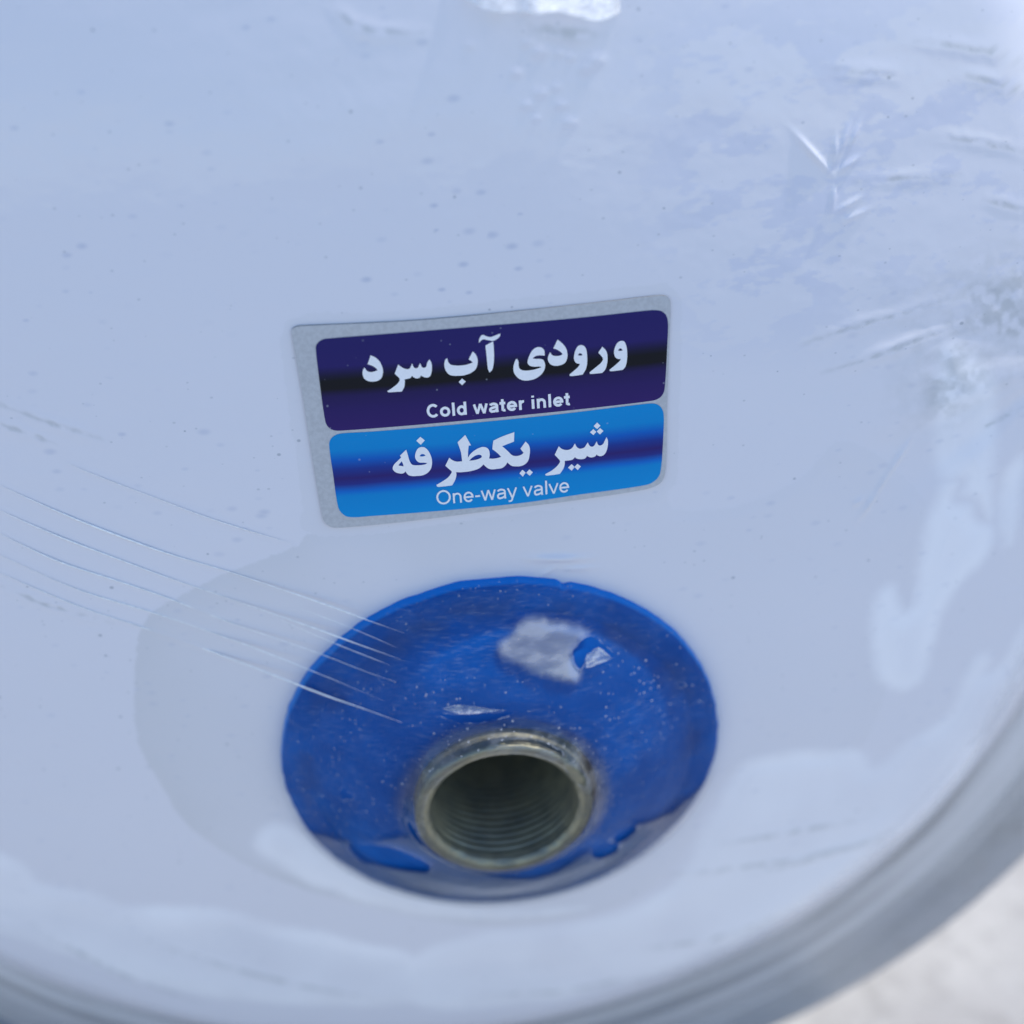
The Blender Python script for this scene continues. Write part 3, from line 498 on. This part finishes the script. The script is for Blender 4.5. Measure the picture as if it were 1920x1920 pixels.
nick = np.exp(-((THc - math.radians(71.5)) / 0.02) ** 2) * 0.6
PR2 = PRr + edge * (rough_edge - nick)
Xc = CX + PR2 * np.cos(THc); Zcc = PR2 * np.sin(THc)
Pc = np.stack([Xc.ravel(), Zcc.ravel()], 1)
wav = 0.05 * fbm(Pc / 5.0, 3, 15) + 0.02 * fbm(Pc / 1.2, 2, 16)
Vc = np.stack([Xc, PYy + wav.reshape(PRr.shape), Zcc], -1)
cm = grid_mesh('collar', Vc, nc, len(pr), wrap=True, attrs=dict(rad=PRr.ravel()), flip=True)
collar = child(put('collar', cm, mat_collar()), tank)
tag(collar, 'domed blue plastic collar under scuffed, torn film')
# the film stretched over the collar and up round the mouth of the pipe
fpf = np.array([(42.0, 0), (39.6, -0.15), (38.2, -0.75), (36.6, -1.55), (33, -2.8), (30, -4.5), (26, -6.9), (22, -8.9), (19, -10.1), (17.4, -10.8), (16.4, -11.6), (15.6, -12.6), (15.15, -13.3), (14.75, -13.75), (14.1, -13.85), (13.3, -13.7)])
sg = np.concatenate([[0], np.cumsum(np.hypot(*np.diff(fpf, axis=0).T))]); sv = np.linspace(0, sg[-1], 170)
fr_ = np.interp(sv, sg, fpf[:, 0]); fy_ = np.interp(sv, sg, fpf[:, 1])
for _ in range(10):
    fr_[1:-1] = (fr_[:-2] + 2 * fr_[1:-1] + fr_[2:]) / 4; fy_[1:-1] = (fy_[:-2] + 2 * fy_[1:-1] + fy_[2:]) / 4
nf = 900; tf = np.linspace(0, 2 * math.pi, nf, endpoint=False)
FRr, FTh = np.meshgrid(fr_, tf, indexing='ij'); FYy = np.repeat(fy_[:, None], nf, 1)
tent = np.interp(FRr, [15.6, 39.6], [-12.4, -0.15]); k_ = np.clip(-np.sin(FTh), 0, 1) ** 1.5 * 0.35 * ((FRr > 15.6) & (FRr < 39.6))
FYy = np.minimum(FYy, FYy * (1 - k_) + tent * k_)
cxf = np.interp(FRr, [15, 24], [-0.42, CX])
Xf = cxf + FRr * np.cos(FTh); Zf = FRr * np.sin(FTh); Pf = np.stack([Xf.ravel(), Zf.ravel()], 1)
out_ = np.clip((FRr - 38.2) / 1.4, 0, 1)
FYy = FYy * (1 - out_) + (tank_y(Xf, Zf) - 0.10 * (1 - np.clip((FRr - 39.6) / 2.4, 0, 1)) - 0.02) * out_
hole = np.max([sdf_poly(Pf, smooth_closed(h, 3)) for h in DATA['HOLES']], axis=0) + 0.12 * vnoise(Pf * 1.5, 77) + 0.06 * vnoise(Pf * 4, 78)
mouth = np.full(len(Pf), -9.0)                               # ragged gaps where the film is cut at the mouth
for ta, tw, r0, r1 in ((math.radians(196), 0.22, 14.9, 16.6), (math.radians(72), 0.34, 14.95, 15.7), (math.radians(30), 0.2, 13.2, 14.9), (math.radians(52), 0.06, 14.8, 15.5)):
    da = (FTh.ravel() - ta + math.pi) % (2 * math.pi) - math.pi
    mouth = np.maximum(mouth, 0.5 * (1 - (da / tw) ** 2 - ((FRr.ravel() - (r0 + r1) / 2) / ((r1 - r0) / 2)) ** 2))
hole = np.maximum(hole, mouth)
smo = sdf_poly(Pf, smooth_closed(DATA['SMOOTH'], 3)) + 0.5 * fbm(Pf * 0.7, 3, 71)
wr = 0.10 * fbm(np.stack([FTh.ravel() * 3.0, FRr.ravel() / 9], 1), 3, 81) + 0.05 * fbm(Pf / 2.5, 3, 82)
near = np.clip((20 - FRr.ravel()) / 5, 0, 1)
wr = wr * (1 - 0.6 * near) + near * 0.12 * vnoise(np.stack([np.cos(FTh.ravel()) * 7, np.sin(FTh.ravel()) * 7, FRr.ravel() / 3], 1), 83) - 0.25 * np.exp(-((hole + 0.12) / 0.22) ** 2)
FYy = FYy + (wr * (1 - out_.ravel())).reshape(FYy.shape)
cov = put('film_cover', grid_mesh('film_cover', np.stack([Xf, FYy, Zf], -1), nf, len(fr_), wrap=True, attrs=dict(hole=hole, smooth=smo, rad=FRr.ravel(), veil=sdf_poly(Pf, smooth_closed(DATA['VEIL'], 3)) + 0.8 * fbm(Pf / 4.0, 3, 85))), mat_cover())  # smooth is the mask of the painted sky reflection
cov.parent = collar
tag(cov, 'scuffed clear film stretched over the collar, torn in places')

# ------------------------------------------------------------------ threaded inlet pipe
PX = -0.42
def helix(r0, amp, pitch, y0, y1, n_y, inside):
    ny = n_y; yv = np.linspace(y0, y1, ny); tv = np.linspace(0, 2 * math.pi, 300, endpoint=False)
    Yg, Tg = np.meshgrid(yv, tv, indexing='ij')
    ph = (Yg / pitch - Tg / (2 * math.pi)) % 1.0
    tri = np.abs(ph - 0.5) * 2
    fade = np.clip((Yg - y0) / 1.2, 0, 1)
    R = r0 + amp * (tri - 0.5) * fade
    return Yg, Tg, R
yo = -13.4
Yg, Tg, R = helix(12.15, 0.42, 1.5, yo + 0.9, 13.0, 140, True)
# rim: outer wall -> bevels -> mouth -> thread -> dark floor
ro = [(14.7, -3.0), (14.75, -9.0), (14.75, yo + 0.7), (14.65, yo + 0.3), (14.3, yo + 0.02), (13.9, yo - 0.05), (13.3, yo), (12.9, yo + 0.12), (12.5, yo + 0.5)]
tv = Tg[0]
rows = []
pn = np.stack([np.cos(tv) * 9, np.sin(tv) * 9], 1)
for k, (r_, y_) in enumerate(ro):
    j = 0.10 * fbm(pn + k * 0.35, 3, 50) + 0.05 * vnoise(pn * 3, 51 + k)
    rows.append(np.stack([PX + (r_ + j) * np.cos(tv), np.full_like(tv, y_) + 0.8 * j, (r_ + j) * np.sin(tv)], -1))
top = np.array(rows)
inn = np.stack([PX + R * np.cos(Tg), Yg, R * np.sin(Tg)], -1)
flo = np.array([np.stack([PX + s * 12.0 * np.cos(tv), np.full_like(tv, 13.2), s * 12.0 * np.sin(tv)], -1) for s in (0.98, 0.5, 0.02)])
m_metal = mat_metal()
pm_ = grid_mesh('inlet_pipe', top, 300, len(top), wrap=True)
pipe = child(put('inlet_pipe', pm_, m_metal), tank)
tag(pipe, 'dull brass-coloured inlet pipe with inside thread')
thm = grid_mesh('thread', np.concatenate([top[-1:], inn, flo]), 300, len(inn) + 4, wrap=True)
thr = put('thread', thm, m_metal); thr.parent = pipe

# ------------------------------------------------------------------ sticker
def on_tank(xy, lift):
    xy = np.asarray(xy, float); x, z = xy[:, 0], xy[:, 1]
    n = tank_n(x, z)
    return np.stack([x, tank_y(x, z), z], -1) + n * lift
def flat_mesh(name, loops, lift, div=0.0, frame=None):
    """filled outline(s) with holes laid on the tank face; fine grid cut so it follows the dome"""
    cd = bpy.data.curves.new(name + '_outline', 'CURVE'); cd.dimensions = '2D'; cd.fill_mode = 'BOTH'
    for lp in loops:
        s = cd.splines.new('POLY'); s.points.add(len(lp) - 1); s.use_cyclic_u = True
        for i, q in enumerate(lp): s.points[i].co = (q[0], q[1], 0, 1)
    ob = bpy.data.objects.new(name + '_outline', cd); link(ob)
    me = bpy.data.meshes.new_from_object(ob.evaluated_get(bpy.context.evaluated_depsgraph_get()))
    bpy.data.objects.remove(ob); bpy.data.curves.remove(cd)
    return finish_flat(me, name, lift, div, frame)
def finish_flat(me, name, lift, div, frame):
    me.name = name
    bm = bmesh.new(); bm.from_mesh(me)
    bmesh.ops.remove_doubles(bm, verts=bm.verts, dist=1e-4)
    if div:
        xs_ = [v.co.x for v in bm.verts]; ys_ = [v.co.y for v in bm.verts]
        for ax, lo, hi in ((0, min(xs_), max(xs_)), (1, min(ys_), max(ys_))):
            k = lo + div
            while k < hi:
                pc = [0, 0, 0]; pc[ax] = k; no = [0, 0, 0]; no[ax] = 1
                bmesh.ops.bisect_plane(bm, geom=bm.verts[:] + bm.edges[:] + bm.faces[:], plane_co=pc, plane_no=no)
                k += div
    bmesh.ops.triangulate(bm, faces=bm.faces)
    bm.to_mesh(me); bm.free()
    n = len(me.vertices); co = np.zeros(n * 3, np.float32); me.vertices.foreach_get('co', co); co = co.reshape(-1, 3)[:, :2].astype(float)
    if frame is not None:
        A, B, C_, D_ = (np.array(q, float) for q in frame)     # TL TR BR BL
        uv = np.full((n, 2), 0.5)
        for _ in range(12):
            u, v = uv[:, :1], uv[:, 1:]
            q = A * (1 - u) * (1 - v) + B * u * (1 - v) + C_ * u * v + D_ * (1 - u) * v
            du = (B - A) * (1 - v) + (C_ - D_) * v; dv = (D_ - A) * (1 - u) + (C_ - B) * u
            e = co - q; det = du[:, 0] * dv[:, 1] - du[:, 1] * dv[:, 0]
            uv = uv + np.stack([(e[:, 0] * dv[:, 1] - e[:, 1] * dv[:, 0]) / det, (du[:, 0] * e[:, 1] - du[:, 1] * e[:, 0]) / det], 1)
        at = me.attributes.new('v', 'FLOAT', 'POINT'); at.data.foreach_set('value', np.clip(uv[:, 1], 0, 1).astype(np.float32))
    lf = lift(co) if callable(lift) else lift
    x, z = co[:, 0], co[:, 1]; nn = tank_n(x, z)
    p3 = np.stack([x, tank_y(x, z), z], -1) + nn * (np.asarray(lf)[..., None] if np.ndim(lf) else lf)
    me.vertices.foreach_set('co', (p3 * MM).astype(np.float32).ravel())
    # face outwards
    me.update()
    if len(me.polygons) and sum(p.normal.y * p.area for p in me.polygons) > 0: me.flip_normals()
    me.polygons.foreach_set('use_smooth', np.ones(len(me.polygons), bool))
    me.update()
    return me
stk = empty('sticker', (0, 0, 0.05))
tag(stk, 'grey sticker with purple and light blue panels reading Cold water inlet, One-way valve', 'sticker')
LB = 0.34
back = smooth_closed(DATA['BACK'], 6)
m_back = mat_plain('silver_grey_vinyl', (0.50, 0.50, 0.51), 0.45, 0.5, 0.0, 1500, (0.44, 0.44, 0.45))
bme = flat_mesh('backing', [back], LB, 3.0)
bko = child(put('backing', bme, m_back), stk)
# thin edge of the backing down to the tank
e0 = on_tank(back, LB); e1_ = on_tank(back, -0.1)
em = grid_mesh('backing_edge', np.array([e0, e1_]), len(back), 2, wrap=True)
ed = put('edge', em, mat_plain('sticker_edge', (0.20, 0.19, 0.18), 0.7)); ed.parent = bko
PURPLE = [(0.0, (0.0176, 0.0136, 0.1131)), (0.30, (0.0208, 0.0145, 0.1170)), (0.40, (0.0096, 0.0093, 0.0390)), (0.46, (0.0056, 0.0068, 0.0109)), (0.56, (0.0064, 0.0068, 0.0109)), (0.64, (0.0176, 0.0110, 0.0780)), (0.78, (0.0240, 0.0127, 0.1053)), (1.0, (0.032, 0.014, 0.12))]
CYAN = [(0.0, (0.0, 0.25, 0.58)), (0.20, (0.0, 0.235, 0.56)), (0.32, (0.002, 0.11, 0.46)), (0.42, (0.012, 0.04, 0.25)), (0.53, (0.026, 0.017, 0.14)), (0.60, (0.02, 0.03, 0.21)), (0.68, (0.002, 0.14, 0.52)), (0.74, (0.0, 0.235, 0.56)), (1.0, (0.0, 0.26, 0.60))]
up = child(put('panel', flat_mesh('panel', [smooth_closed(DATA['UP'], 6)], LB + 0.05, 3.0, DATA['PU']), mat_print('purple_print', PURPLE)), stk)
tag(up, 'purple panel with a black band')
lo = child(put('panel', flat_mesh('panel', [smooth_closed(DATA['LO'], 6)], LB + 0.05, 3.0, DATA['PL']), mat_print('blue_print', CYAN)), stk)
tag(lo, 'light blue panel with a dark violet band')
m_ink = mat_plain('pale_grey_print', (0.88, 0.86, 0.86), 0.4, 0.5, 0.04, 2500)
for par, key in ((up, 'G1'), (lo, 'G2')):
    g = put('lettering', flat_mesh('lettering', [smooth_closed(q, 5) for q in DATA[key]], LB + 0.11, 2.5), m_ink)
    child(g, par); g.matrix_parent_inverse = par.matrix_world.inverted() if False else Matrix.Identity(4)
    g.parent = par
def arc(cx, cy, rx, ry, a0, a1, n=18):
    return [(cx + rx * math.cos(math.radians(a0 + (a1 - a0) * i / n)), cy + ry * math.sin(math.radians(a0 + (a1 - a0) * i / n))) for i in range(n + 1)]
def glyph(c, b):
    """centre-line strokes of a grotesque letter: (width, [strokes]); b = stroke width; units of the em"""
    h = b / 2; X = 0.525; l = 0.065 + h
    o = 0.5 * (0.56 if b < 0.12 else 0.61)
    r_ = 2 * o - l
    if c == 'C': return 0.70, [arc(0.38, 0.36, 0.335 - h, 0.375 - h, 42, 318, 30)]
    if c == 'O': return 0.79, [arc(0.395, 0.36, 0.355 - h, 0.375 - h, 0, 360, 40)]
    if c == 'o': return 2 * o, [arc(o, X / 2, o - 0.035 - h, X / 2 + 0.012 - h, 0, 360, 32)]
    if c == 'l': return 0.07 * 2 + b, [[(0.07 + h, 0), (0.07 + h, 0.72)]]
    if c == 'i': return 0.07 * 2 + b, [[(0.07 + h, 0), (0.07 + h, X)], [(0.07 + h, 0.62), (0.07 + h, 0.72)]]
    if c == 'd': return 2 * o, [arc(o - 0.02, X / 2, o - 0.055 - h, X / 2 + 0.012 - h, 0, 360, 32), [(r_, 0), (r_, 0.72)]]
    if c == 'n': return 2 * o, [[(l, 0), (l, X)], arc((l + r_) / 2, X - h - 0.17, (r_ - l) / 2, 0.18, 180, 0, 16) + [(r_, 0)]]
    if c == 'r': return 0.32 + b * 0.5, [[(l, 0), (l, X)], arc(l + 0.17, X - h - 0.17, 0.17, 0.17, 180, 78, 10)]
    if c == 't': return 0.27 + b * 0.6, [[(0.10 + h, 0.68), (0.10 + h, 0.13)] + arc(0.10 + h + 0.09, 0.13, 0.09, 0.13 - h, 180, 300, 8), [(0.01, X - h * 0.9), (0.23 + b * 0.6, X - h * 0.9)]]
    if c == 'e': return 2 * o, [arc(o, X / 2, o - 0.035 - h, X / 2 + 0.012 - h, 0, 322, 30), [(0.035 + h, X / 2 - 0.005), (2 * o - 0.035, X / 2 - 0.005)]]
    if c == 'a':
        return 2 * o, [arc(o - 0.01, X - 0.17, r_ - o + 0.01, 0.18 - h, 158, 0, 16) + [(r_, 0.10), (r_ + 0.02, 0)],
                       [(r_, X * 0.57), (o + 0.02, X * 0.53)] + arc(0.05 + h + 0.10, 0.15, 0.10, 0.165 - h, 95, 262, 12) + [(o + 0.03, 0.035 + h * 0.4), (r_, 0.13)]]
    if c == 'w': k = 0.74 if b < 0.12 else 0.78; return k, [[(h * 0.75 + 0.005, X), (k * 0.27, 0)], [(k * 0.27, 0.0), (k * 0.5, X)], [(k * 0.5, X), (k * 0.73, 0)], [(k * 0.73, 0.0), (k - h * 0.75 - 0.005, X)]]
    if c == 'v': return 0.50, [[(h * 0.8 + 0.005, X), (0.25, 0)], [(0.25, 0.0), (0.495 - h * 0.8, X)]]
    if c == 'y': return 0.50, [[(h * 0.8 + 0.005, X), (0.25, 0.0)], [(0.495 - h * 0.8, X), (0.25, -0.03)] + [(0.215, -0.12), (0.16, -0.165), (0.06, -0.165)]]
    if c == '-': return 0.34, [[(0.05, 0.26), (0.29, 0.26)]]
    return 0.28, []
def strip(line, b):
    """ribbon of width b about a polyline with mitred bends"""
    p = np.array(line, float); n = len(p); closed = np.allclose(p[0], p[-1]); L = []; R = []
    for i in range(n):
        a = p[i] - p[i - 1] if i > 0 else (p[-1] - p[-2] if closed else p[1] - p[0])
        c = p[i + 1] - p[i] if i < n - 1 else (p[1] - p[0] if closed else p[-1] - p[-2])
        a = a / np.linalg.norm(a); c = c / np.linalg.norm(c)
        m = np.array([-(a + c)[1], (a + c)[0]]); m /= np.linalg.norm(m)
        k = b / 2 / max(m @ np.array([-a[1], a[0]]), 0.6)
        L.append(p[i] + m * k); R.append(p[i] - m * k)
    return L, R
def latin(text, base, b, name):
    o0, o1, o2 = (np.array(q, float) for q in base)
    V_, F_, K_ = [], [], []; x = 0; k = 0
    for c in text:
        w, st_ = glyph(c, b)
        for s_ in st_:
            bb = b * (0.92 if c in 'wvy' else 1.0)
            L, R = strip(s_, bb); i0 = len(V_); n = len(L)
            for q in L + R: V_.append((q[0] + x, q[1])); K_.append(0.005 * (k % 3))
            for i in range(n - 1): F_.append((i0 + i, i0 + n + i, i0 + n + i + 1, i0 + i + 1))
            k += 1
        x += w
    co = np.array(V_); x0, x1 = co[:, 0].min(), co[:, 0].max()
    q = o0 + (o1 - o0) * ((co[:, :1] - x0) / (x1 - x0)) + (o2 - o0) * (co[:, 1:] / 0.735)
    p3 = on_tank(q, 0); p3 = p3 + tank_n(q[:, 0], q[:, 1]) * (LB + 0.11 + np.array(K_))[:, None]
    me = bpy.data.meshes.new(name); me.from_pydata([tuple(v * MM) for v in p3], [], F_)
    me.update()
    if sum(f.normal.y * f.area for f in me.polygons) > 0: me.flip_normals()
    return me
for par, txt, base, b_ in ((up, 'Cold water inlet', DATA['D1'], 0.142), (lo, 'One-way valve', DATA['D2'], 0.092)):
    g = put('lettering', latin(txt, base, b_, 'lettering'), m_ink); g.parent = par

# ------------------------------------------------------------------ stretched film standing off the tank: creases, torn flaps
fil = empty('plastic_film', (-0.09, 0.0, -0.02))
tag(fil, 'clear stretch film pulled into fine white creases left of the blue collar', 'plastic film')
m_str = mat_film('stretched_film', 0.95, (0.93, 0.92, 0.90), 0.15)
def tube(name, pts, rad, mat, parent, sides=6, flat=1.0):
    pts = np.array(pts, float)
    # resample
    s = np.concatenate([[0], np.cumsum(np.linalg.norm(np.diff(pts, axis=0), axis=1))])
    out = []
    m = len(pts)
    for i in range(m - 1):
        p0, p1, p2, p3 = pts[max(i - 1, 0)], pts[i], pts[i + 1], pts[min(i + 2, m - 1)]
        k = max(3, int((s[i + 1] - s[i]) / 0.8))
        for j in range(k):
            t = j / k
            out.append(0.5 * ((2 * p1) + (p2 - p0) * t + (2 * p0 - 5 * p1 + 4 * p2 - p3) * t * t + (-p0 + 3 * p1 - 3 * p2 + p3) * t ** 3))
    out.append(pts[-1]); c = np.array(out); n = len(c)
    tg = np.gradient(c, axis=0); tg /= np.linalg.norm(tg, axis=1, keepdims=True)
    a = np.cross(tg, [0, -1, 0]); a /= np.linalg.norm(a, axis=1, keepdims=True); b = np.cross(a, tg)
    w = np.clip(np.minimum(np.arange(n), np.arange(n)[::-1]) / (0.22 * n), 0.12, 1) * (1 + 0.45 * vnoise(np.stack([np.arange(n) / 14.0, np.zeros(n)], 1), int(abs(pts[0, 2]) * 10) % 97))
    tv = np.linspace(0, 2 * math.pi, sides, endpoint=False)
    V = c[None] + np.cos(tv)[:, None, None] * a[None] * (rad * w)[None, :, None] + np.sin(tv)[:, None, None] * b[None] * (rad * w * flat)[None, :, None]
    me = grid_mesh(name, V.transpose(1, 0, 2), sides, n, wrap=True)
    o = put(name, me, mat); return child(o, parent)
for s in DATA['STR']:
    q_ = np.array(s['p']); q_[:, 1] += np.where(np.hypot(q_[:, 0], q_[:, 2]) > 54, -0.06, 0)
    tube('crease', q_, s['w'] * 1.1, m_str, fil, 8, 0.4)
m_flap = mat_film('torn_film', 0.34, (0.60, 0.63, 0.66), 0.2)
def flap(pts, curl, seed):
    p = np.array(pts, float); c = p.mean(0); n = len(p); R_ = 8
    rows = []
    for k in range(R_ + 1):
        f = k / R_
        q = c + (p - c) * f
        q[:, 1] -= curl * f * f * (0.5 + 0.5 * np.sin(np.arange(n) * 0.45 + seed)) + 0.32
        rows.append(q)
    return grid_mesh('flap', np.array(rows), n, R_ + 1, wrap=True)
for i, f_ in enumerate(DATA['FLAPS']):
    p = np.array(f_); d = []
    for k in range(len(p)):
        for j in range(4): d.append(p[k] + (p[(k + 1) % len(p)] - p[k]) * j / 4)
    fo = put('film_flap', flap(np.array(d), 0.5, i), m_flap); fo.parent = collar

# loose film standing off the top of the dome, its edge catching the sun
fl2 = empty('film_fold', (0.012, 0.010, 0.123))
tag(fl2, 'bright raised fold of clear film at the top edge, above the sticker', 'plastic film')
m_fold = mat_film('loose_film', 0.5, (0.9, 0.9, 0.9), 0.2)
u_ = np.linspace(0, 1, 60); w_ = np.linspace(0, 1, 14)
U_, W_ = np.meshgrid(u_, w_)
xb = 3.0 + 21.5 * U_; zb = 124.4 - 3.6 * U_ - 0.6 * np.sin(U_ * 9)
lift = np.sin(np.pi * U_) ** 0.8
zz = zb + 0.6 + W_ * 9.0; yl = 0.15 + lift * (5.6 + 0.7 * np.sin(U_ * 17)) * (1 - W_) ** 1.1 + 0.2 * np.sin(U_ * 31 + W_ * 4) * lift
P_ = np.stack([xb, tank_y(xb, zz) - yl, zz], -1)
fo = child(put('fold', grid_mesh('fold', P_, 60, 14), m_fold), fl2)
